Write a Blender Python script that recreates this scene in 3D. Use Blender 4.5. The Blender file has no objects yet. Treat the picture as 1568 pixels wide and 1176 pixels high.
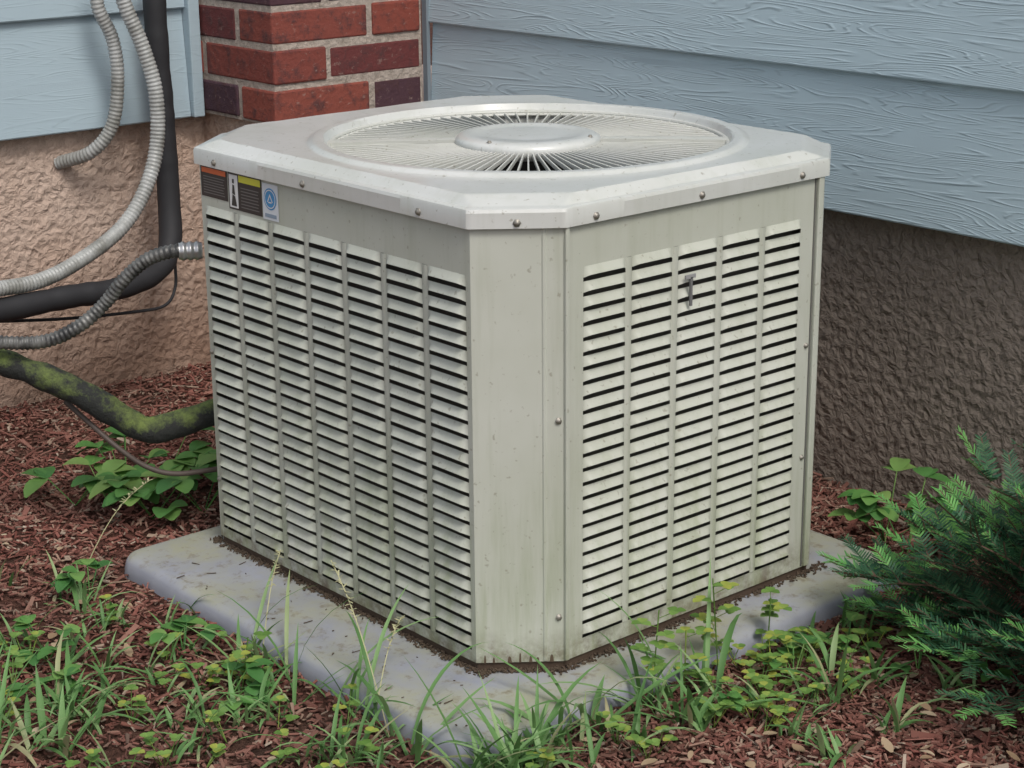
import bpy, bmesh, math, random
import numpy as np
from mathutils import Vector, Matrix, noise
random.seed(7)
scene=bpy.context.scene
col=scene.collection
# ------------------------------------------------ helpers
def mat(name,rough=.6,metal=0.0,spec=.5):
    m=bpy.data.materials.new(name); m.use_nodes=True
    nt=m.node_tree; b=nt.nodes['Principled BSDF']
    b.inputs['Roughness'].default_value=rough; b.inputs['Metallic'].default_value=metal
    b.inputs['Specular IOR Level'].default_value=spec
    return m,nt,b
def N(nt,t,**kw):
    n=nt.nodes.new(t)
    for k,v in kw.items():
        if k in n.inputs.keys(): n.inputs[k].default_value=v
        else: setattr(n,k,v)
    return n
def ramp(nt,stops,fac):
    n=nt.nodes.new('ShaderNodeValToRGB'); cr=n.color_ramp
    while len(cr.elements)<len(stops): cr.elements.new(.5)
    for e,(p,c) in zip(cr.elements,stops):
        e.position=p; e.color=(*c,1) if len(c)==3 else c
    nt.links.new(fac,n.inputs[0]); return n
def coords(nt,scale=(1,1,1)):
    g=N(nt,'ShaderNodeNewGeometry'); mp=N(nt,'ShaderNodeMapping'); mp.inputs['Scale'].default_value=scale
    nt.links.new(g.outputs['Position'],mp.inputs['Vector']); return mp.outputs[0]
def posz(nt):
    g=N(nt,'ShaderNodeNewGeometry'); sp=N(nt,'ShaderNodeSeparateXYZ'); nt.links.new(g.outputs['Position'],sp.inputs[0]); return sp.outputs
def noise_(nt,scale,vec,detail=4,rough=.6,dist=0):
    n=N(nt,'ShaderNodeTexNoise'); n.inputs['Scale'].default_value=scale; n.inputs['Detail'].default_value=detail
    n.inputs['Roughness'].default_value=rough; n.inputs['Distortion'].default_value=dist
    nt.links.new(vec,n.inputs['Vector']); return n.outputs['Fac']
def bump(nt,b,h,strength=.5,dist=.01,prev=None):
    n=N(nt,'ShaderNodeBump'); n.inputs['Strength'].default_value=strength; n.inputs['Distance'].default_value=dist
    nt.links.new(h,n.inputs['Height'])
    nt.links.new(n.outputs[0],b.inputs['Normal']); return n.outputs[0]
def mix(nt,fac,a,b,mode='MIX'):
    n=N(nt,'ShaderNodeMix',data_type='RGBA',blend_type=mode)
    for s,v in ((0,fac),(6,a),(7,b)):
        if hasattr(v,'links'): nt.links.new(v,n.inputs[s])
        else: n.inputs[s].default_value=v if s==0 else (*v,1)
    return n.outputs[2]
def mth(nt,op,a,b=0,clamp=False):
    n=N(nt,'ShaderNodeMath',operation=op,use_clamp=clamp)
    for s,v in ((0,a),(1,b)):
        if hasattr(v,'links'): nt.links.new(v,n.inputs[s])
        else: n.inputs[s].default_value=v
    return n.outputs[0]
def empty(name):
    e=bpy.data.objects.new(name,None); col.objects.link(e); return e
def mesh(name,v,f,m=None,parent=None,smooth=False):
    me=bpy.data.meshes.new(name); me.from_pydata([tuple(a) for a in v],[],[tuple(a) for a in f]); me.update()
    if m: me.materials.append(m)
    if smooth: me.polygons.foreach_set('use_smooth',[True]*len(me.polygons))
    o=bpy.data.objects.new(name,me); col.objects.link(o)
    if parent: o.parent=parent
    return o
class MB:
    def __init__(s): s.v=[];s.f=[]
    def quad(s,*p):
        i=len(s.v); s.v+=[tuple(q) for q in p]; s.f.append(tuple(range(i,i+len(p))))
    def box(s,a,b):
        i=len(s.v); x0,y0,z0=a;x1,y1,z1=b
        s.v+=[(x0,y0,z0),(x1,y0,z0),(x1,y1,z0),(x0,y1,z0),(x0,y0,z1),(x1,y0,z1),(x1,y1,z1),(x0,y1,z1)]
        for q in ((0,3,2,1),(4,5,6,7),(0,1,5,4),(1,2,6,5),(2,3,7,6),(3,0,4,7)): s.f.append(tuple(i+k for k in q))
    def grid(s,rows,closed=False):
        i=len(s.v); n=len(rows[0])
        for r in rows: s.v+=[tuple(q) for q in r]
        for a in range(len(rows)-1):
            for k in range(n if closed else n-1):
                k2=(k+1)%n
                s.f.append((i+a*n+k,i+a*n+k2,i+(a+1)*n+k2,i+(a+1)*n+k))
def bevel(o,w,seg=2):
    md=o.modifiers.new('b','BEVEL'); md.width=w; md.segments=seg; md.limit_method='ANGLE'; md.angle_limit=math.radians(30)
# ------------------------------------------------ materials
def m_paint(name,base,rough=.42,streak=.5,coat=0):
    m,nt,b=mat(name,rough); b.inputs['Coat Weight'].default_value=coat; b.inputs['Coat Roughness'].default_value=.14
    v=coords(nt); n1=noise_(nt,4,v,4,.6)
    n2=noise_(nt,2.2,coords(nt,(16,16,1.3)),4,.65)
    c=ramp(nt,[(.35,base),(.75,tuple(c*k for c,k in zip(base,(.84,.85,.80))))],n1).outputs[0]
    c=mix(nt,ramp(nt,[(.50,(0,0,0)),(.78,(streak,)*3)],n2).outputs[0],c,tuple(x*k for x,k in zip(base,(.66,.68,.58))))
    z=posz(nt)[2]
    n3=noise_(nt,34,v,4,.7)
    low=mth(nt,'SUBTRACT',1.0,mth(nt,'MULTIPLY',z,17),True)
    f=mth(nt,'MULTIPLY',low,mth(nt,'MULTIPLY',mth(nt,'SUBTRACT',n3,.36,True),4.0,True),True)
    c=mix(nt,f,c,(.12,.085,.05))
    low2=mth(nt,'SUBTRACT',1.0,mth(nt,'MULTIPLY',z,2.8),True)
    f2=mth(nt,'MULTIPLY',low2,mth(nt,'MULTIPLY',mth(nt,'SUBTRACT',n2,.40,True),2.6,True),True)
    c=mix(nt,f2,c,tuple(x*k for x,k in zip(base,(.56,.62,.42))))
    sp4=ramp(nt,[(.66,(0,0,0)),(.74,(.55,.55,.55))],noise_(nt,120,v,2,.5)).outputs[0]
    c=mix(nt,sp4,c,(.24,.22,.16))
    nt.links.new(c,b.inputs['Base Color'])
    return m
M_body=m_paint('paint_beige',(.535,.55,.485),.45,.5)
M_top=m_paint('paint_cover',(.65,.66,.64),.32,.35,.5)
M_grille=m_paint('paint_grille',(.60,.605,.57),.38,.3)
M_dark,_,b=mat('coil_dark',.8); b.inputs['Base Color'].default_value=(.065,.062,.055,1)
M_well,_,b=mat('well_dark',.9,0,.1); b.inputs['Base Color'].default_value=(.012,.012,.012,1)
M_seam,_,b=mat('seam_dark',.8); b.inputs['Base Color'].default_value=(.12,.12,.11,1)
M_screw,_,b=mat('screw_metal',.5,.6); b.inputs['Base Color'].default_value=(.33,.31,.27,1)
def simple(name,c,r=.5,metal=0):
    m,nt,b=mat(name,r,metal); b.inputs['Base Color'].default_value=(*c,1); return m
def m_siding(name,base,axis,stren):
    m,nt,b=mat(name,.5)
    v=coords(nt,(1,.8,10) if axis=='y' else (.8,1,10))
    w=N(nt,'ShaderNodeTexNoise'); w.inputs['Scale'].default_value=2.4; w.inputs['Detail'].default_value=1.5; w.inputs['Distortion'].default_value=.45
    nt.links.new(v,w.inputs['Vector'])
    s=mth(nt,'SINE',mth(nt,'MULTIPLY',w.outputs['Fac'],150))
    n2=noise_(nt,8,v,3,.6)
    r=mth(nt,'MULTIPLY',mth(nt,'POWER',mth(nt,'ADD',mth(nt,'MULTIPLY',s,.5),.5),4),mth(nt,'MULTIPLY',mth(nt,'SUBTRACT',n2,.38,True),3,True))
    bump(nt,b,r,stren,.003)
    c=ramp(nt,[(.3,base),(.8,tuple(x*.86 for x in base))],noise_(nt,1.6,coords(nt),4,.6)).outputs[0]
    c=mix(nt,mth(nt,'MULTIPLY',r,.22),c,tuple(x*.6 for x in base))
    nt.links.new(c,b.inputs['Base Color']); return m
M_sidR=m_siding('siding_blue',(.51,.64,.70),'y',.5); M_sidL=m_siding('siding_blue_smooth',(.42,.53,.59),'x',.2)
def m_stucco(name,c1,c2,st=1.0,dirt=None):
    m,nt,b=mat(name,.9,0,.2)
    v=coords(nt); big=noise_(nt,2.3,v,4,.65); f=noise_(nt,46,v,4,.62,.6)
    vo=N(nt,'ShaderNodeTexVoronoi'); vo.inputs['Scale'].default_value=60; nt.links.new(v,vo.inputs['Vector'])
    h=mth(nt,'ADD',f,mth(nt,'MULTIPLY',vo.outputs['Distance'],.35))
    c=ramp(nt,[(.3,c1),(.72,c2)],big).outputs[0]
    c=mix(nt,mth(nt,'MULTIPLY',mth(nt,'SUBTRACT',f,.45,True),1.4,True),c,tuple(x*.6 for x in c1))
    if dirt:
        k=mth(nt,'SUBTRACT',1.0,mth(nt,'MULTIPLY',posz(nt)[2],3.0),True)
        c=mix(nt,mth(nt,'MULTIPLY',k,mth(nt,'ADD',.25,big),True),c,dirt)
    nt.links.new(c,b.inputs['Base Color']); bump(nt,b,h,st,.018); return m
M_stuL=m_stucco('stucco_tan',(.62,.49,.41),(.50,.36,.28),.8,(.27,.17,.12)); M_stuR=m_stucco('stucco_shaded',(.32,.265,.22),(.24,.20,.165))  # right stucco: base colour darkened to carry the shade of overhang and unit
m,nt,b=mat('brick',.85,0,.2); M_brick=m
g=N(nt,'ShaderNodeNewGeometry'); v=coords(nt)
c=ramp(nt,[(0,(.22,.05,.035)),(.3,(.26,.075,.055)),(.52,(.17,.045,.04)),(.68,(.09,.045,.055)),(1,(.065,.04,.055))],g.outputs['Random Per Island']).outputs[0]
n1=noise_(nt,34,v,5,.72); c=mix(nt,ramp(nt,[(.49,(0,0,0)),(.65,(.85,.85,.85))],n1).outputs[0],c,(.09,.045,.045))
n2=noise_(nt,60,coords(nt,(1,1,1.5)),4,.7); c=mix(nt,ramp(nt,[(.60,(0,0,0)),(.72,(.6,.6,.6))],n2).outputs[0],c,(.36,.26,.22))
nt.links.new(c,b.inputs['Base Color']); bump(nt,b,n1,.8,.006)
m,nt,b=mat('mortar',.95,0,.1); M_mortar=m; v=coords(nt); n1=noise_(nt,60,v,5,.75)
nt.links.new(ramp(nt,[(.3,(.36,.30,.25)),(.6,(.60,.51,.44))],n1).outputs[0],b.inputs['Base Color']); bump(nt,b,n1,1,.012)
m,nt,b=mat('pad_plastic',.55,0,.35); M_pad=m; v=coords(nt); n1=noise_(nt,6,v,4,.65); n2=noise_(nt,38,v,5,.7)
c=ramp(nt,[(.3,(.27,.285,.335)),(.7,(.36,.375,.42))],n1).outputs[0]
up=mth(nt,'MULTIPLY',mth(nt,'ADD',posz(nt)[2],.022),120,True)   # grime only settles on the flat top
gr=mth(nt,'MULTIPLY',up,ramp(nt,[(.38,(0,0,0)),(.60,(.8,.8,.8))],noise_(nt,4.5,v,6,.7)).outputs[0])
c=mix(nt,gr,c,(.36,.36,.24))
c=mix(nt,mth(nt,'MULTIPLY',up,ramp(nt,[(.54,(0,0,0)),(.68,(.75,.75,.75))],n2).outputs[0]),c,(.20,.17,.12))
nt.links.new(c,b.inputs['Base Color']); bump(nt,b,n2,.2,.003)
m,nt,b=mat('mulch_soil',.95,0,.1); M_soil=m; v=coords(nt); n1=noise_(nt,60,v,5,.75); n2=noise_(nt,2.5,v,4,.6)
c=ramp(nt,[(.3,(.045,.022,.017)),(.5,(.13,.058,.043)),(.72,(.24,.12,.09))],n1).outputs[0]
nt.links.new(mix(nt,ramp(nt,[(.45,(0,0,0)),(.65,(.6,.6,.6))],n2).outputs[0],c,(.11,.08,.06)),b.inputs['Base Color']); bump(nt,b,n1,1,.03)
m,nt,b=mat('mulch_chips',.85,0,.2); M_chip=m; g=N(nt,'ShaderNodeNewGeometry')
c=ramp(nt,[(0,(.10,.04,.03)),(.28,(.19,.065,.05)),(.5,(.30,.115,.09)),(.76,(.34,.17,.13)),(.91,(.42,.30,.22)),(.97,(.55,.46,.36)),(1,(.08,.045,.035))],g.outputs['Random Per Island']).outputs[0]
n=noise_(nt,90,coords(nt),3,.7); n5=noise_(nt,3.0,coords(nt),4,.6)
c=mix(nt,mth(nt,'MULTIPLY',n,.5),c,(.10,.05,.04)); c=mix(nt,ramp(nt,[(.42,(0,0,0)),(.65,(.5,.5,.5))],n5).outputs[0],c,(.13,.085,.065))
nt.links.new(c,b.inputs['Base Color'])
def m_leaf(name,stops,rough=.5,trans=.25):
    m,nt,b=mat(name,rough,0,.35); g=N(nt,'ShaderNodeNewGeometry')
    c=ramp(nt,stops,g.outputs['Random Per Island']).outputs[0]
    nt.links.new(c,b.inputs['Base Color'])
    t=N(nt,'ShaderNodeBsdfTranslucent'); nt.links.new(c,t.inputs[0]); mx=N(nt,'ShaderNodeMixShader'); mx.inputs[0].default_value=trans
    nt.links.new(b.outputs[0],mx.inputs[1]); nt.links.new(t.outputs[0],mx.inputs[2])
    nt.links.new(mx.outputs[0],nt.nodes['Material Output'].inputs[0]); return m
M_grass=m_leaf('grass_blade',[(0,(.09,.20,.06)),(.5,(.17,.33,.11)),(.85,(.27,.42,.18)),(1,(.42,.38,.22))])
M_clover=m_leaf('clover_leaf',[(0,(.12,.24,.05)),(.6,(.22,.37,.09)),(1,(.42,.44,.08))])
M_weed=m_leaf('weed_leaf',[(0,(.06,.18,.05)),(.6,(.12,.29,.07)),(1,(.24,.38,.11))])
M_yew=m_leaf('yew_needle',[(0,(.02,.075,.04)),(.55,(.045,.135,.065)),(1,(.09,.20,.09))])
M_yewtip=m_leaf('yew_tip',[(0,(.10,.32,.08)),(1,(.20,.46,.13))])
M_dead=m_leaf('dead_leaf',[(0,(.30,.20,.12)),(.5,(.42,.31,.20)),(1,(.55,.45,.32))],.7,.15)
M_twig=simple('twig',(.10,.06,.04),.9)
M_straw=simple('straw',(.40,.39,.22),.8)
# ------------------------------------------------ AC unit
Lx,Ly,H=.76,.8608,.6695; cx,cy=.1015,.0822
unit=empty('air_conditioner_unit')
def octa(o=0,cxx=cx,cyy=cy):
    P=[(cxx,0),(Lx-cxx,0),(Lx,cyy),(Lx,Ly-cyy),(Lx-cxx,Ly),(cxx,Ly),(0,Ly-cyy),(0,cyy)]
    if o==0: return P
    out=[]; n=len(P)
    for i in range(n):
        p0=Vector(P[i-1]);p1=Vector(P[i]);p2=Vector(P[(i+1)%n])
        d1=(p1-p0).normalized();d2=(p2-p1).normalized()
        n1=Vector((d1.y,-d1.x));n2=Vector((d2.y,-d2.x))
        bis=(n1+n2); bis=bis/(1+n1.dot(n2)); q=p1+bis*o; out.append((q.x,q.y))
    return out
def prism(name,P,z0,z1,m,top=False,bot=False,parent=unit):
    M=MB(); n=len(P)
    for i in range(n):
        a=P[i];b_=P[(i+1)%n]; M.quad((*a,z0),(*b_,z0),(*b_,z1),(*a,z1))
    if top: M.quad(*[(*p,z1) for p in P])
    if bot: M.quad(*[(*p,z0) for p in reversed(P)])
    return mesh(name,M.v,M.f,m,parent)
zb=.004
def face(name,O,U,Nn,W,u0,u1,z0,z1,nc,nr):
    O=Vector(O);U=Vector(U);Nn=Vector(Nn)
    P=lambda u,z,d=0: O+U*u+Nn*d+Vector((0,0,z))
    M=MB()
    rib=.0125; cw=(u1-u0-rib*(nc-1))/nc
    M.quad(P(0,zb),P(W,zb),P(W,z0),P(0,z0)); M.quad(P(0,z1),P(W,z1),P(W,H),P(0,H))
    M.quad(P(0,z0),P(u0,z0),P(u0,z1),P(0,z1)); M.quad(P(u1,z0),P(W,z0),P(W,z1),P(u1,z1))
    for c in range(nc-1):
        a=u0+cw*(c+1)+rib*c
        M.grid([[P(a,z0),P(a,z1)],[P(a+rib*.3,z0,.0014),P(a+rib*.3,z1,.0014)],[P(a+rib*.7,z0,.0014),P(a+rib*.7,z1,.0014)],[P(a+rib,z0),P(a+rib,z1)]][::-1])
    pit=(z1-z0)/nr; hs=pit*.52
    prof=[(0,0),(-hs*.22,.0014),(-hs*.6,.0042),(-hs*.93,.0070),(-hs*1.06,.0078),(-hs*1.10,.0070)]
    for c in range(nc):
        a=u0+(cw+rib)*c
        for r in range(nr):
            zt=z1-r*pit
            rows=[]; jj=random.uniform(.82,1.15)
            for dz,out in prof:
                row=[]
                for s in (0,.03,.07,.12,.2,.5,.8,.88,.93,.97,1):
                    e=min(1,min(s,1-s)/.12); e=e*e*(3-2*e)
                    zz=dz if dz>-hs else -hs+(dz+hs)*e
                    zz-=pit*.22*(1-e)*(1 if dz<-hs*.5 else 0)
                    row.append(P(a+cw*s,zt+zz,out*e*jj+.0001))
                rows.append(row)
            M.grid(rows[::-1])
    o=mesh(name,M.v,M.f,M_body,unit,True)
    md=o.modifiers.new('es','EDGE_SPLIT'); md.split_angle=math.radians(40)
    return o
face('left_louver_panel',(0,Ly-cy,0),(0,-1,0),(-1,0,0),Ly-2*cy,.012,Ly-2*cy-.010,.022,.594,7,26)
face('right_louver_panel',(cx,0,0),(1,0,0),(0,-1,0),Lx-2*cx,.037,.504,.030,.600,5,26)
face('rear_louver_panel',(Lx,cy,0),(0,1,0),(1,0,0),Ly-2*cy,.012,Ly-2*cy-.010,.022,.594,7,26)
face('back_louver_panel',(Lx-cx,Ly,0),(-1,0,0),(0,1,0),Lx-2*cx,.037,.504,.030,.600,5,26)
P8=octa()
M=MB()
for i,j in ((7,0),(1,2),(3,4),(5,6)):
    a=Vector(P8[i]);b_=Vector(P8[j]); M.quad((*a,zb),(*b_,zb),(*b_,H),(*a,H))
mesh('corner_posts',M.v,M.f,M_body,unit)
M=MB(); M.box((cx-.001,-.006,.006),(cx+.0065,-.0002,H-.006)); M.box((.640,-.006,.006),(.652,-.0002,H-.006))
o=mesh('post_flanges',M.v,M.f,M_body,unit); bevel(o,.0015)
M=MB(); M.box((cx+.0068,-.0012,.006),(cx+.0098,.0008,H-.004)); M.box((.6355,-.0012,.006),(.6385,.0008,H-.004))
mesh('panel_seams',M.v,M.f,M_seam,unit)
a=Vector(P8[7]);b_=Vector(P8[0]); d=(b_-a).normalized(); nn=Vector((d.y,-d.x))
p=a+(b_-a)*.76
M=MB(); q=[p,p+d*.002+nn*.0015,p+d*.005+nn*.0015,p+d*.007]
M.grid([[(*k,.006) for k in q],[(*k,H-.004) for k in q]]); mesh('front_post_bead',M.v,M.f,M_body,unit)
# drain notches, stained with rust, along the foot of the front post
M=MB()
for t,hh in ((.10,.013),(.20,.009),(.38,.010),(.50,.016),(.62,.011),(.70,.008),(.86,.012)):
    q=a+(b_-a)*t+nn*.0006; w2=d*random.uniform(.0015,.0035)
    M.quad((*(q-w2),.0035),(*(q+w2),.0035),(*(q+w2*.6),.004+hh*.8),(*q,.004+hh),(*(q-w2*.6),.004+hh*.8))
mesh('drain_notches',M.v,M.f,simple('notch_rust',(.10,.07,.045),.9),unit)
prism('condenser_coil',octa(-.022),.002,.62,M_dark)
prism('base_pan',octa(-.004),-.016,.006,simple('base_pan_rust',(.08,.052,.035),.9),True)
# cover
C=Vector((.399,.410)); Rg=.326
def edges(o):
    P=octa(o); E=[]
    for i in range(8):
        a=Vector(P[i]);b2=Vector(P[(i+1)%8]);dd=(b2-a).normalized();n_=Vector((dd.y,-dd.x)); E.append((a,n_,i%2==1))
    return E
E=edges(.008)
def sm(t): t=max(0,min(1,t)); return t*t*(3-2*t)
def hz(p):
    m_=1
    for a,n_,ch in E:
        d=-(p-a).dot(n_)
        m_=min(m_, max(0,min(1,(d-.010)/.034)) if ch else max(0,min(1,(d-.012)/.014)))
    r=(p-C).length
    ring=sm((.362-r)/.014)
    h=.013*m_; h=max(h,.013*ring)+ .006*ring
    h-= .014*sm((.334-r)/.008)
    return H+.021+h
nA=720; rows=[]
angs=[2*math.pi*k/nA for k in range(nA)]
def rad(th):
    d=Vector((math.cos(th),math.sin(th))); best=9
    for a,n_,ch in E:
        dn=d.dot(n_)
        if dn>1e-6: best=min(best,(a-C).dot(n_)/dn)
    return best
R=[rad(t) for t in angs]
for off,z in ((.003,H-.007),(0,H-.007),(0,H+.015),(.002,H+.0195),(.006,H+.021)):
    rows.append([(C.x+math.cos(t)*(r-off),C.y+math.sin(t)*(r-off),z) for t,r in zip(angs,R)])
K=40
for k in range(1,K+1):
    row=[]
    for t,r in zip(angs,R):
        rr=(r-.006)+(Rg-.002-(r-.006))*k/K; p=Vector((C.x+math.cos(t)*rr,C.y+math.sin(t)*rr)); row.append((p.x,p.y,hz(p)))
    rows.append(row)
rows.append([(C.x+math.cos(t)*(Rg-.002),C.y+math.sin(t)*(Rg-.002),H-.05) for t in angs])
M=MB(); M.grid(rows,True)
o=mesh('top_cover',M.v,M.f,M_top,unit,True); md=o.modifiers.new('es','EDGE_SPLIT'); md.split_angle=math.radians(22)
zg=H+.022+.003
M=MB(); M.grid([[(C.x+math.cos(t)*.322,C.y+math.sin(t)*.322,z) for t in angs[::10]] for z in (H,H-.16)],True)
M.quad(*[(C.x+math.cos(t)*.322,C.y+math.sin(t)*.322,H-.16) for t in angs[::10]])
mesh('fan_well',M.v,M.f,M_well,unit)
M=MB()
for k in range(4):
    a0=k*math.pi/2+.4; rws=[]
    for i in range(6):
        r=.05+.24*i/5; w=.35 if i else .3
        rws.append([(C.x+math.cos(a0+w*s)*r,C.y+math.sin(a0+w*s)*r,H-.07-.03*s) for s in (-1,-.5,0,.5,1)])
    M.grid(rws)
mesh('fan_blades',M.v,M.f,simple('fan_grey',(.04,.04,.04),.5,.3),unit,True)
M=MB(); nf=100; zh=zg+.003
def fin(th,w,hh,dz=0):
    d=Vector((math.cos(th),math.sin(th)));n_=Vector((-d.y,d.x))
    rws=[]
    for i in range(6):
        s=i/5; r=.108+(Rg+.002-.108)*s; z=zh+(zg-zh)*s**1.6+dz
        ww=w*(.75+.35*s); c0=C+d*r; rws.append([(*(c0-n_*ww),z-hh),(*(c0-n_*ww),z-.0006),(*(c0-n_*ww*.5),z),(*(c0+n_*ww*.5),z),(*(c0+n_*ww),z-.0006),(*(c0+n_*ww),z-hh)])
    M.grid(rws)
for k in range(nf): fin(2*math.pi*(k+.5)/nf,.0014,.0068)
for k in (0,2): fin(2*math.pi*k/4-.72,.014,.006,.005)
for rr,zz in ((.326,zg+.001),(.322,zg-.004)):
    rws=[]
    for k in range(9):
        a=2*math.pi*k/8; rws.append([(C.x+math.cos(t)*(rr+.004*math.cos(a)),C.y+math.sin(t)*(rr+.004*math.cos(a)),zz+.0035*math.sin(a)) for t in angs[::4]])
    M.grid(rws,True)
mesh('fan_grille',M.v,M.f,M_grille,unit)
M=MB(); rws=[]
for r,z in ((.112,zh-.014),(.1185,zh-.008),(.1200,zh+.002),(.1185,zh+.0075),(.113,zh+.011),(.105,zh+.0130),(.09,zh+.0140),(.086,zh+.0125),(.060,zh+.0130),(.02,zh+.0135),(.0005,zh+.0135)):
    rws.append([(C.x+math.cos(t)*r,C.y+math.sin(t)*r,z) for t in angs[::6]])
M.grid(rws,True); mesh('motor_cap',M.v,M.f,M_top,unit,True)
M=MB()
def screw(p,n_,r=.0040,hh=.0032):
    n_=Vector(n_).normalized(); t=n_.cross(Vector((0,0,1))); t.normalize(); b2=n_.cross(t); p=Vector(p)
    M.grid([[p+n_*h_+ (t*math.cos(a)+b2*math.sin(a))*q for a in [k*math.pi/3 for k in range(6)]] for q,h_ in ((r*1.5,0),(r*1.45,.001),(r,.0012),(r*.95,hh),(.0001,hh))],True)
o_=.0085
for y in (.72,.47,.185): screw((-o_,y,H+.002),(-1,0,0))
for x in (.155,.37,.595): screw((x,-o_,H+.002),(0,-1,0))
mid=(Vector(P8[7])+Vector(P8[0]))/2; screw((mid.x+nn.x*o_,mid.y+nn.y*o_,H+.001),(nn.x,nn.y,0))
for an in (-2.9,-1.1): screw((C.x+.108*math.cos(an),C.y+.108*math.sin(an),zh+.0122),(.001,0,1),.003)
for z in (.38,.075): screw((cx-.006,.0045,z),(nn.x*.4,-1,0),.0038)
for z in (.39,.20): screw((.628,-.0005,z),(0,-1,0),.0032)
for z in (.11,.34): screw((0-.0005,Ly-cy-.006,z),(-1,0,0),.0034)
mesh('screws',M.v,M.f,M_screw,unit,True)
M=MB(); M.box((.345,-.0125,.508),(.3495,-.0095,.552)); o=mesh('loose_clip',M.v,M.f,simple('clip',(.16,.16,.16),.6),unit)
M=MB(); M.box((.335,-.0125,.550),(.356,-.0095,.556)); mesh('loose_clip_arm',M.v,M.f,simple('clip2',(.3,.3,.3),.6),unit)
def stick(name,y0,y1,z0,z1,c,d=.0008):
    M=MB(); M.quad((-d,y1,z0),(-d,y0,z0),(-d,y0,z1),(-d,y1,z1)); return mesh(name,M.v,M.f,simple(name,c,.35),unit)
blk=(.02,.018,.02)
stick('warning_label',.695,.775,.610,.660,blk); stick('warning_label_orange',.699,.771,.650,.6585,(.70,.13,.03),.0012)
for i in range(7): stick('warning_text',.703+.002*(i%3),.767,.616+.0045*i,.6176+.0045*i,(.14,.14,.14),.0012)
stick('caution_label',.596,.692,.600,.660,blk); stick('caution_pictogram_panel',.664,.689,.603,.657,(.78,.78,.78),.0012)
stick('caution_yellow',.599,.661,.647,.658,(.68,.66,.05),.0012)
M=MB(); dd_=.0016
for pts in (((.684,.606),(.668,.606),(.672,.622),(.680,.625)),((.681,.626),(.672,.624),(.674,.640),(.679,.641)),((.6795,.643),(.6740,.643),(.6740,.650),(.6795,.650))):
    M.quad(*[(-dd_,y_,z_) for y_,z_ in pts])
mesh('caution_pictogram',M.v,M.f,simple('picto_black',(.03,.03,.03),.4),unit)
for i in range(7): stick('caution_text',.604+.002*(i%2),.656,.606+.0052*i,.6078+.0052*i,(.14,.14,.14),.0012)
stick('round_logo_label',.550,.594,.598,.656,(.68,.72,.76))
M=MB()
def disc(r0,r1,y,z,d):
    M.grid([[(-d,y-math.cos(a)*r,z+math.sin(a)*r) for a in [k*2*math.pi/32 for k in range(32)]] for r in (r1,r0)],True)
disc(.0001,.0175,.572,.632,.0012); mesh('logo_disc',M.v,M.f,simple('logo_blue',(.05,.27,.55),.4),unit)
M=MB(); disc(.0135,.0152,.572,.632,.0016); M.quad((-.0016,.580,.627),(-.0016,.5775,.627),(-.0016,.572,.6365),(-.0016,.572,.6405)); M.quad((-.0016,.572,.6405),(-.0016,.572,.6365),(-.0016,.5665,.627),(-.0016,.564,.627)); M.quad((-.0017,.5765,.6255),(-.0017,.5675,.6255),(-.0017,.5675,.6275),(-.0017,.5765,.6275))
mesh('logo_ring',M.v,M.f,simple('logo_white',(.7,.7,.7),.4),unit)
M=MB(); M.quad((-.0012,.588,.602),(-.0012,.556,.602),(-.0012,.556,.608),(-.0012,.588,.608)); mesh('logo_text_bar',M.v,M.f,simple('logo_txt',(.25,.33,.42),.4),unit)
# ------------------------------------------------ pad
def rrect(x0,y0,x1,y1,r,n=10):
    out=[]
    for (qx,qy,a0) in ((x1-r,y0+r,-90),(x1-r,y1-r,0),(x0+r,y1-r,90),(x0+r,y0+r,180)):
        for k in range(n+1):
            a=math.radians(a0+90*k/n); out.append((qx+r*math.cos(a),qy+r*math.sin(a)))
    return out
PX0,PY0,PX1,PY1=-.160,-.096,.826,.868
M=MB(); rws=[]
zp=-.012
for ins,z in ((-.006,-.12),(-.004,-.060),(-.002,-.036),(.0015,-.023),(.006,-.0165),(.013,-.013),(.022,zp),(.06,zp),(.11,zp+.001),(.3,zp+.001)):
    rws.append([(x,y,z) for x,y in rrect(PX0+ins,PY0+ins,PX1-ins,PY1-ins,max(.01,.045-ins))])
M.grid(rws,True); n=len(rws[0]); L=len(M.v)-n; M.f.append(tuple(range(L,L+n)))
mesh('equipment_pad',M.v,M.f,M_pad,None,True)
# ------------------------------------------------ house
house=empty('house')
def siding(axis,m,a0,a1,zs,ex,out,inn,name):
    M=MB(); n=9
    for k in range(n):
        z=zs+ex*k
        if axis=='x': p=lambda s,zz,d:(d,s,zz); s0,s1=a1,a0
        else: p=lambda s,zz,d:(s,d,zz); s0,s1=a0,a1
        M.quad(p(s0,z+.003,out),p(s1,z+.003,out),p(s1,z+ex+.001,inn-.001),p(s0,z+ex+.001,inn-.001))
        M.quad(p(s0,z,out+.002),p(s1,z,out+.002),p(s1,z+.003,out),p(s0,z+.003,out))
        M.quad(p(s0,z,inn+.03),p(s1,z,inn+.03),p(s1,z,out+.002),p(s0,z,out+.002))
    return mesh(name,M.v,M.f,m,house)
siding('x',M_sidR,-4,1.505,.500,.258,1.066,1.082,'right_siding')
siding('y',M_sidL,-4,.615,.556,.245,1.812,1.828,'left_siding')
M=MB(); M.box((.6165,1.798,.556),(.645,1.86,2.8)); o=mesh('corner_trim',M.v,M.f,M_sidL,house); bevel(o,.003)
M=MB(); M.box((1.060,1.503,.52),(1.070,1.5185,2.8)); mesh('caulk_joint',M.v,M.f,simple('caulk',(.20,.24,.27),.7),house)
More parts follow.
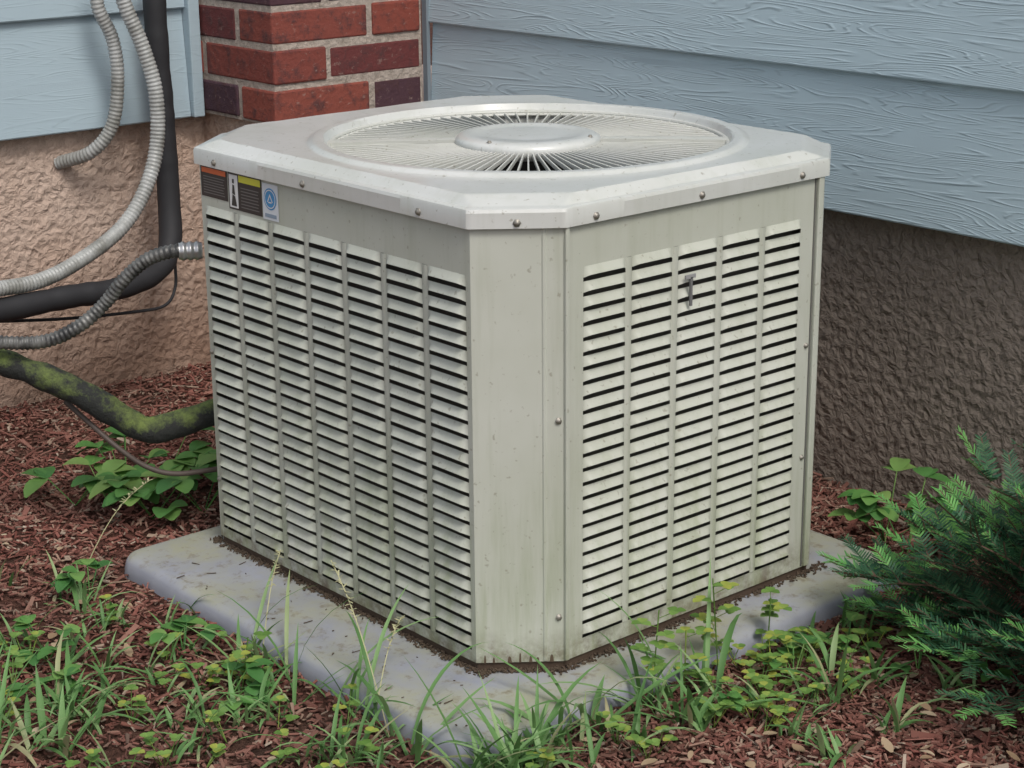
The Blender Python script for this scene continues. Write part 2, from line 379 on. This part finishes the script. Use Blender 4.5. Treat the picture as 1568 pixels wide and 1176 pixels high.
M=MB(); M.box((-4,1.850,-.4),(.70,2.2,.60)); M.box((.67,1.545,-.4),(1.5,2.3,.572)); mesh('left_foundation',M.v,M.f,M_stuL,house)
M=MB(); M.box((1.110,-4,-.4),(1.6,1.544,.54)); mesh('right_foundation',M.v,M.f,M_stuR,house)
M=MB(); x0,y0=.65,1.52
for k in range(26):
    zc=.569+.0845*k; z1=zc+.0705
    def bk(a,b_,c_,d_):
        j=lambda:random.uniform(-.0025,.0025)
        M.box((a+ (0 if a>x0 else j()),c_+(j() if c_==y0 else 0),zc+j()),(b_+j(),d_,z1+j()))
    if k%2==1:
        bk(x0,.788,y0,1.79); bk(.802,1.055,y0,1.65); bk(x0,.78,1.806,1.84)
    else:
        bk(x0,.906,y0,1.65); bk(.920,1.055,y0,1.65); bk(x0,.78,1.666,1.84)
o=mesh('pier_bricks',M.v,M.f,M_brick,house); bevel(o,.0045,2)
M=MB(); M.box((x0+.003,y0+.003,.563),(1.06,1.84,2.77)); mesh('pier_mortar',M.v,M.f,M_mortar,house)
# ------------------------------------------------ ground
def axis_pts(c0,c1,step):
    a=list(np.arange(c0,c1+1e-6,step)); s=step; lo=c0;hi=c1; pre=[];post=[]
    while s<12:
        s*=1.45; lo-=s; hi+=s; pre.append(lo); post.append(hi)
    return pre[::-1]+a+post
xs=axis_pts(-1.6,1.5,.025); ys=axis_pts(-1.3,2.2,.025)
def gz(x,y):
    return -.047+.010*noise.noise(Vector((x*3.1,y*3.1,0)))+.006*noise.noise(Vector((x*14,y*14,3)))
M=MB(); M.grid([[(x,y,gz(x,y)) for x in xs] for y in ys])
mesh('ground',M.v,M.f,M_soil,None,True)
def inpad(x,y,e=.004): return PX0-e<x<PX1+e and PY0-e<y<PY1+e
V=[];F=[]
def chip(x,y,z,L,w,t,yaw,tilt,roll):
    Rm=(Matrix.Rotation(yaw,3,'Z')@Matrix.Rotation(tilt,3,'Y')@Matrix.Rotation(roll,3,'X'))
    i=len(V); tp=random.uniform(.3,1); tq=random.uniform(.4,1)
    for sx,sy,sz in ((-1,-tp,-1),(1,-tq,-1),(1,tq,-1),(-1,tp,-1),(-1,-tp,1),(1,-tq,1),(1,tq,1),(-1,tp,1)):
        v=Rm@Vector((sx*L/2,sy*w/2,sz*t/2)); V.append((x+v.x,y+v.y,z+v.z))
    for q in ((0,3,2,1),(4,5,6,7),(0,1,5,4),(1,2,6,5),(2,3,7,6),(3,0,4,7)): F.append(tuple(i+k for k in q))
def chips(n,x0,x1,y0,y1):
    for _ in range(n):
        x=random.uniform(x0,x1);y=random.uniform(y0,y1)
        if inpad(x,y): continue
        k=random.random()
        L=random.uniform(.005,.018) if k<.88 else random.uniform(.018,.05)
        chip(x,y,gz(x,y)+random.uniform(.001,.010),L,random.uniform(.0025,.0065)*(1 if k<.96 else 2.2),random.uniform(.001,.003),random.uniform(0,6.3),random.gauss(0,.3),random.gauss(0,.4))
chips(23000,-1.1,-.15,-.4,1.84); chips(10000,-.2,.70,.86,1.84); chips(19000,-.25,1.1,-.75,-.09); chips(6500,.8,1.1,-.1,.9)
mesh('wood_mulch',V,F,M_chip)
V=[];F=[]
for _ in range(2000):
    s=random.random()
    if s<.55: x=random.gauss(.002,.006);y=random.uniform(.06,.80)
    elif s<.9: x=random.uniform(.07,.70);y=random.gauss(.002,.006)
    else: t=random.random(); x=cx*t-random.uniform(-.004,.006);y=cy*(1-t)-random.uniform(-.004,.006)
    chip(x,y,zp+random.uniform(0,.006),random.uniform(.002,.007),random.uniform(.002,.004),.003,random.uniform(0,6.3),random.gauss(0,.3),random.gauss(0,.4))
for _ in range(34):
    x=random.uniform(-.14,0);y=random.uniform(-.07,.83); chip(x,y,zp+.0022,random.choice((.003,.004,.006,.016)),random.uniform(.001,.003),.0010,random.uniform(0,6.3),0,0)
mesh('base_debris',V,F,simple('dirt',(.085,.06,.04),.95),unit)
# ------------------------------------------------ plants
def blade(M,p,yaw,L,w,lean,curl,n=6):
    d=Vector((math.cos(yaw),math.sin(yaw),0)); s=Vector((-d.y,d.x,0)); q=Vector(p); a=lean; rws=[]
    for i in range(n+1):
        t=i/n; ww=w*(1-t**2.2)*(.55+.45*min(t*2,1))
        up=Vector((0,0,1)); dr=d*math.sin(a)+up*math.cos(a); nr=d*math.cos(a)-up*math.sin(a)
        rws.append([q-s*ww,q+nr*ww*.3,q+s*ww]); q=q+dr*(L/n); a+=curl/n
    M.grid(rws)
G=MB()
def tuft(x,y,n,Lm,wm=.004):
    z=gz(x,y)
    for _ in range(n):
        blade(G,(x+random.gauss(0,.007),y+random.gauss(0,.007),z),random.uniform(0,6.3),Lm*random.uniform(.4,1.3),wm*random.uniform(.6,1.2),random.uniform(.15,1.0),random.uniform(.3,1.9))
def clump(cxx,cyy,sx,sy,k,Lm,wm=.004):
    for _ in range(k):
        x=random.gauss(cxx,sx);y=random.gauss(cyy,sy)
        if inpad(x,y,0): continue
        tuft(x,y,random.randint(3,7),Lm*random.uniform(.6,1.2),wm)
for c_ in ((-.26,.66,.05,.05,9,.085),(-.38,.55,.05,.06,9,.09),(-.23,.40,.03,.06,10,.10),(-.50,.40,.05,.04,10,.11,.005),(-.61,.34,.04,.04,7,.13,.006),(-.30,.20,.04,.06,9,.09),(-.45,.64,.05,.05,5,.07),(-.25,.03,.04,.05,11,.11),(-.36,.32,.05,.05,6,.08),(-.30,.85,.05,.05,4,.07),(-.60,.55,.05,.08,5,.08),(-.42,.22,.05,.05,6,.10)): clump(*c_)
for c_ in ((.0,-.15,.07,.025,15,.13,.005),(.16,-.17,.06,.04,9,.12,.005),(.32,-.24,.06,.05,6,.11,.005),(.45,-.33,.07,.05,6,.10,.005),(-.14,-.13,.03,.03,9,.13,.005),(.55,-.18,.07,.03,5,.07,.004),(.28,-.42,.08,.05,5,.10,.005)): clump(*c_)
for x,y in ((-.19,-.11),(-.10,-.125),(-.02,-.12),(.05,-.115),(.14,-.125),(-.19,.0),(.36,-.30),(.25,-.15)): tuft(x,y,7,.17,.006)
for x,y in ((-.175,.16),(-.18,.30),(-.178,.42),(-.175,.06)): tuft(x,y,5,.17,.0045)
# long arching blades crossing the foot of the left panel
for x,y,yw_,L,le,cu in ((-.172,.13,.5,.24,.35,1.2),(-.172,.10,1.2,.22,.3,1.5),(-.172,.20,-.3,.22,.45,1.3),(-.172,.02,.2,.23,.35,1.7),(-.172,.33,.9,.20,.4,1.2),(.02,-.105,1.8,.18,.1,1.6),(.20,-.105,2.2,.20,.1,1.0)):
    blade(G,(x,y,-.045),yw_,L,.0042,le,cu,10)
mesh('grass',G.v,G.f,M_grass,None,True)
def leaf(M,p,yaw,L,w,pitch,droop=.5):
    d=Vector((math.cos(yaw),math.sin(yaw),0)); s=Vector((-d.y,d.x,0)); q=Vector(p); a=pitch; rws=[]
    for i in range(6):
        t=i/5; ww=w*math.sin(math.pi*min(.97,.06+t*.93))**.75
        dr=d*math.cos(a)+Vector((0,0,math.sin(a))); nr=Vector((0,0,math.cos(a)))-d*math.sin(a)
        rws.append([q-s*ww+nr*ww*.2,q,q+s*ww+nr*ww*.2]); q=q+dr*(L/5); a-=droop/5
    M.grid(rws)
def stem(M,p0,p1,r):
    p0=Vector(p0);p1=Vector(p1);d=(p1-p0).normalized();s=d.orthogonal().normalized();t=d.cross(s)
    M.grid([[p+(s*math.cos(a)+t*math.sin(a))*r for a in (0,2.1,4.2)] for p in (p0,p1)],True)
D=MB()
for _ in range(260):
    if random.random()<.55: x=random.uniform(-.9,-.2);y=random.uniform(-.1,1.7)
    else: x=random.uniform(-.1,1.05);y=random.uniform(-.6,-.12)
    if inpad(x,y): continue
    leaf(D,(x,y,gz(x,y)+.012),random.uniform(0,6.3),random.uniform(.012,.034),random.uniform(.003,.009),random.uniform(-.2,.4),random.uniform(-.8,1))
mesh('dead_leaves',D.v,D.f,M_dead,None,True)
Cm=MB()
for _ in range(64):
    if random.random()<.7: x=random.gauss(.36,.17);y=random.gauss(-.20,.07)
    else: x=random.uniform(-.6,-.2);y=random.uniform(0,.7)
    if inpad(x,y) : continue
    for k in range(random.randint(2,5)):
        a=random.uniform(0,6.3);hh=random.uniform(.015,.05);q=(x+math.cos(a)*.02,y+math.sin(a)*.02,gz(x,y)+hh)
        stem(Cm,(x,y,gz(x,y)),q,.0008)
        for j in range(3): leaf(Cm,q,a+j*2.1,.012,.0065,.25,.3)
for bx,by,hh,n in ((.17,-.115,.15,8),(.31,-.12,.17,9),(.24,-.115,.10,6),(.42,-.12,.10,7),(-.26,.32,.09,5)):
    top=Vector((bx+random.uniform(-.02,.02),by,-.05+hh)); stem(Cm,(bx,by,-.05),top,.0012)
    for k in range(n):
        t=.3+.7*k/n; q=Vector((bx,by,-.05)).lerp(top,t); a=random.uniform(0,6.3); q2=q+Vector((math.cos(a)*.025,math.sin(a)*.025,.01)); stem(Cm,q,q2,.0007)
        for j in range(3): leaf(Cm,q2,a+j*2.1,.016,.008,.2,.4)
mesh('clover_patch',Cm.v,Cm.f,M_clover,None,True)
Wm=MB()
def weed(x,y,n,hh,L):
    z=gz(x,y)
    for k in range(n):
        a=random.uniform(0,6.3); h_=hh*random.uniform(.3,1); q=(x+math.cos(a)*hh*.6,y+math.sin(a)*hh*.6,z+h_); stem(Wm,(x,y,z),q,.0012)
        for j in (-.9,0,.9): leaf(Wm,q,a+j+random.gauss(0,.2),L*random.uniform(.6,1.15),L*.36,random.uniform(-.1,.5),.8)
for x,y in ((-.01,1.16),(.05,1.20),(.08,1.08),(.02,1.05),(-.06,1.20),(.12,1.18),(.10,1.0)): weed(x,y,5,.10,.058)
for x,y in ((-.25,.80),(-.42,.62),(-.5,.45),(-.25,.5),(-.3,.30)): weed(x,y,5,.06,.035)
for x,y in ((.90,-.02),(.93,.05),(.95,-.10)): weed(x,y,6,.13,.052)
for _ in range(9): weed(random.uniform(.2,.70),random.uniform(-.40,-.16),4,.05,.028)
mesh('broadleaf_weed',Wm.v,Wm.f,M_weed,None,True)
S=MB()
def stalk(p,q,r=.0009,seeds=True):
    p=Vector(p);q=Vector(q);pts=[p.lerp(q,t)+Vector((0,0,.03*math.sin(t*3.14))) for t in [i/8 for i in range(9)]]
    for a,b2 in zip(pts,pts[1:]): stem(S,a,b2,r)
    if seeds:
        for k in range(26):
            t=.55+.45*k/26; c=p.lerp(q,t)+Vector((0,0,.03*math.sin(t*3.14))); leaf(S,c,random.uniform(0,6.3),.009,.0016,random.uniform(-.2,1),.2)
stalk((-.18,.06,-.05),(-.13,.26,.15)); stalk((-.18,.1,-.05),(-.07,.17,.07)); stalk((-.24,.86,-.05),(-.12,.80,.13)); stalk((-.20,.36,-.05),(-.08,.47,.09)); stalk((-.45,.9,-.05),(-.50,1.02,.06))
mesh('seed_grass',S.v,S.f,M_straw)
# yew shrub
yew=empty('yew_shrub'); Y1=MB();Y2=MB();Y3=MB()
base=Vector((.74,-.53,-.05))
def sprig(p,d,L,tip):
    d=d.normalized(); s=d.cross(Vector((0,0,1))).normalized(); up=s.cross(d)
    n=int(L/.0050); q=p.copy()
    for i in range(n):
        t=i/n; dd=(d+Vector((0,0,-.12*t))).normalized(); q=q+dd*(L/n)
        M_=Y2 if (t>.45 and tip) else Y1
        for sg in (-1,1):
            l=.023*(1-.4*t)*random.uniform(.8,1.15); dr=(s*sg+dd*(.45+.6*t)+up*random.uniform(-.15,.45)).normalized()
            wv=dd*.0019
            e=q+dr*l; M_.quad(q-wv,q+wv,q+dr*l*.7+wv*.9,e,q+dr*l*.7-wv*.9)
    stem(Y3,p,q,.0013)
for b_i in range(70):
    az=random.uniform(.6,5.2) if random.random()<.8 else random.uniform(0,6.3); el=random.uniform(.05,1.35); Lb=random.uniform(.24,.41)
    d=Vector((math.cos(az)*math.cos(el),math.sin(az)*math.cos(el),math.sin(el)*.9))
    prev=base.copy(); nseg=9
    for i in range(1,nseg+1):
        t=i/nseg; q=base+d*Lb*t+Vector((0,0,.03*math.sin(t*3)))+Vector((random.gauss(0,.006),random.gauss(0,.006),0))
        stem(Y3,prev,q,.004*(1-t*.75))
        if t>.35:
            for sg in (-1,1):
                sd=(d*.7+d.cross(Vector((0,0,1))).normalized()*sg*random.uniform(.5,1)+Vector((0,0,random.uniform(-.1,.5))))
                sprig(q,sd,random.uniform(.05,.10),random.random()<.55 and t>.7)
        prev=q
    sprig(prev,d,.09,True)
mesh('needles',Y1.v,Y1.f,M_yew,yew); mesh('new_growth',Y2.v,Y2.f,M_yewtip,yew); mesh('branches',Y3.v,Y3.f,M_twig,yew)
# ------------------------------------------------ camera
cp=Vector((-1.6026,-1.8505,1.2069)); yaw,pitch,roll=.8559,.2976,-.0091
f=Vector((math.cos(pitch)*math.cos(yaw),math.cos(pitch)*math.sin(yaw),-math.sin(pitch)))
r=Vector((math.sin(yaw),-math.cos(yaw),0)); u=r.cross(f)
r,u=math.cos(roll)*r+math.sin(roll)*u,-math.sin(roll)*r+math.cos(roll)*u
# ------------------------------------------------ pipes (millimetres: x,y,z)
PT=dict(
c1=[(363,1740,895),(360,1740,827),(389,1740,756),(395,1740,672),(380,1750,573),(341,1780,514),(296,1852,485)],
c2=[(376,1680,897),(392,1680,829),(420,1670,745),(439,1660,647),(434,1660,535),(392,1650,442),(321,1640,368),(205,1620,318),(103,1600,297),(6,1580,301),(-118,1550,317)],
c3=[(498,1740,887),(497,1740,747),(501,1740,576),(496,1730,402),(473,1700,299),(413,1660,256),(292,1620,244),(158,1600,252),(1,1580,256),(-119,1560,266)],
c4=[(39,870,493),(1,890,494),(-30,920,479),(-60,950,444),(-85,980,399),(-128,1000,362),(-177,1030,339),(-247,1060,344),(-322,1100,364)],
c5=[(84,900,186),(7,920,172),(-41,940,168),(-81,970,197),(-126,1000,236),(-178,1040,271),(-218,1080,292),(-302,1150,335)],
c6=[(65,880,84),(-11,900,88),(-52,930,103),(-91,960,141),(-118,1000,180),(-139,1050,216)],
c7=[(484,1700,260),(480,1700,200),(438,1680,169),(341,1660,175),(175,1640,195),(18,1620,222)])
PTS={k:[(a/1000,b_/1000,c_/1000) for a,b_,c_ in v] for k,v in PT.items()}
def cat(P,n=40):
    P=[Vector(p) for p in P]; P=[P[0]*2-P[1]]+P+[P[-1]*2-P[-2]]; out=[]
    for i in range(1,len(P)-2):
        p0,p1,p2,p3=P[i-1:i+3]
        for k in range(n):
            t=k/n; out.append(.5*((2*p1)+(p2-p0)*t+(2*p0-5*p1+4*p2-p3)*t*t+(3*p1-p0-3*p2+p3)*t**3))
    out.append(P[-2]); return out
def tube(name,P,rad_,m,rib=0,step=.0022,wob=0,parent=None):
    pts=cat(P); ln=[0]
    for a,b2 in zip(pts,pts[1:]): ln.append(ln[-1]+(b2-a).length)
    n=int(ln[-1]/step); res=[];j=0
    for i in range(n+1):
        s=ln[-1]*i/n
        while j<len(ln)-2 and ln[j+1]<s: j+=1
        t=(s-ln[j])/max(1e-9,ln[j+1]-ln[j]); res.append(pts[j].lerp(pts[j+1],t))
    M=MB(); rws=[]; side=None
    for i,p in enumerate(res):
        d=(res[min(i+1,n)]-res[max(i-1,0)]).normalized()
        if side is None: side=d.orthogonal().normalized()
        side=(side-d*side.dot(d)).normalized(); t=d.cross(side)
        rr=rad_*(1-(rib*(i%4<2)))+ (wob*noise.noise(p*30) if wob else 0)
        rws.append([p+(side*math.cos(a)+t*math.sin(a))*rr for a in [k*math.pi/9 for k in range(18)]])
    M.grid(rws,True); return mesh(name,M.v,M.f,m,parent,True)
m,nt,b=mat('flex_conduit_grey',.4,.0); M_flex=m; n=noise_(nt,14,coords(nt),4,.7)
nt.links.new(ramp(nt,[(.35,(.46,.47,.46)),(.68,(.20,.20,.18))],n).outputs[0],b.inputs['Base Color'])
m,nt,b=mat('flex_conduit_old',.45,.3); M_flex2=m; n=noise_(nt,30,coords(nt),4,.7)
nt.links.new(ramp(nt,[(.35,(.20,.20,.19)),(.60,(.045,.045,.045))],n).outputs[0],b.inputs['Base Color'])
M_rub=simple('black_foam',(.022,.022,.025),.7)
m,nt,b=mat('mossy_foam',.85); M_moss=m; n=noise_(nt,13,coords(nt),5,.75)
g=N(nt,'ShaderNodeNewGeometry'); sp=N(nt,'ShaderNodeSeparateXYZ'); nt.links.new(g.outputs['Normal'],sp.inputs[0])
fm=mth(nt,'MULTIPLY',mth(nt,'ADD',mth(nt,'MULTIPLY',sp.outputs['Z'],.5),mth(nt,'MULTIPLY',mth(nt,'SUBTRACT',n,.50),4)),1.2,True)
nt.links.new(mix(nt,fm,(.02,.022,.02),(.15,.20,.05)),b.inputs['Base Color']); bump(nt,b,noise_(nt,60,coords(nt),4,.7),.6,.01)
tube('electrical_conduit',PTS['c1'],.0150,M_flex,.10); tube('electrical_conduit.001',PTS['c2'],.0165,M_flex,.10)
tube('insulated_refrigerant_pipe',PTS['c3'],.0250,M_rub,0,.006,.002)
tube('electrical_whip_conduit',PTS['c4'],.0125,M_flex2,.14)
tube('insulated_suction_line',PTS['c5'],.0240,M_moss,0,.005,.005)
tube('liquid_line_tube',PTS['c6'],.0048,simple('old_copper',(.08,.06,.05),.6),0,.006)
tube('control_wire',PTS['c7'],.0035,M_rub,0,.006)
p0=Vector(PTS['c4'][0]);p1=Vector(PTS['c4'][1]); d=(p1-p0).normalized()
tube('conduit_fitting',[p0-d*.01,p0+d*.012,p0+d*.030],.0165,simple('zinc',(.5,.5,.5),.35,.8),.12,.003,0,unit)
# ------------------------------------------------ light
w=bpy.data.worlds.new('World'); scene.world=w; w.use_nodes=True; nt=w.node_tree
sky=nt.nodes.new('ShaderNodeTexSky'); sky.sky_type='NISHITA'; sky.sun_disc=False
sd=Vector((-.20,-.88,1.20)).normalized()
el=math.asin(sd.z); sky.sun_elevation=el; sky.sun_rotation=math.atan2(sd.x,sd.y); sky.air_density=1; sky.dust_density=4
hs=nt.nodes.new('ShaderNodeHueSaturation'); hs.inputs['Saturation'].default_value=.55
nt.links.new(sky.outputs[0],hs.inputs['Color']); nt.links.new(hs.outputs[0],nt.nodes['Background'].inputs[0]); nt.nodes['Background'].inputs[1].default_value=.15
sun=bpy.data.lights.new('sun','SUN'); sun.energy=1.3; sun.angle=math.radians(18); sun.color=(1,.97,.92)
so=bpy.data.objects.new('sun',sun); col.objects.link(so); so.rotation_euler=(-sd).to_track_quat('-Z','Y').to_euler()
cam=bpy.data.cameras.new('camera'); co=bpy.data.objects.new('camera',cam); col.objects.link(co)
Mx=Matrix((r,u,-f)).transposed().to_4x4(); Mx.translation=cp; co.matrix_world=Mx
cam.sensor_width=36; cam.lens=36*2837.9/1568; cam.clip_end=500; cam.clip_start=.05
scene.camera=co
scene.view_settings.view_transform='Standard'; scene.view_settings.look='None'; scene.view_settings.exposure=0
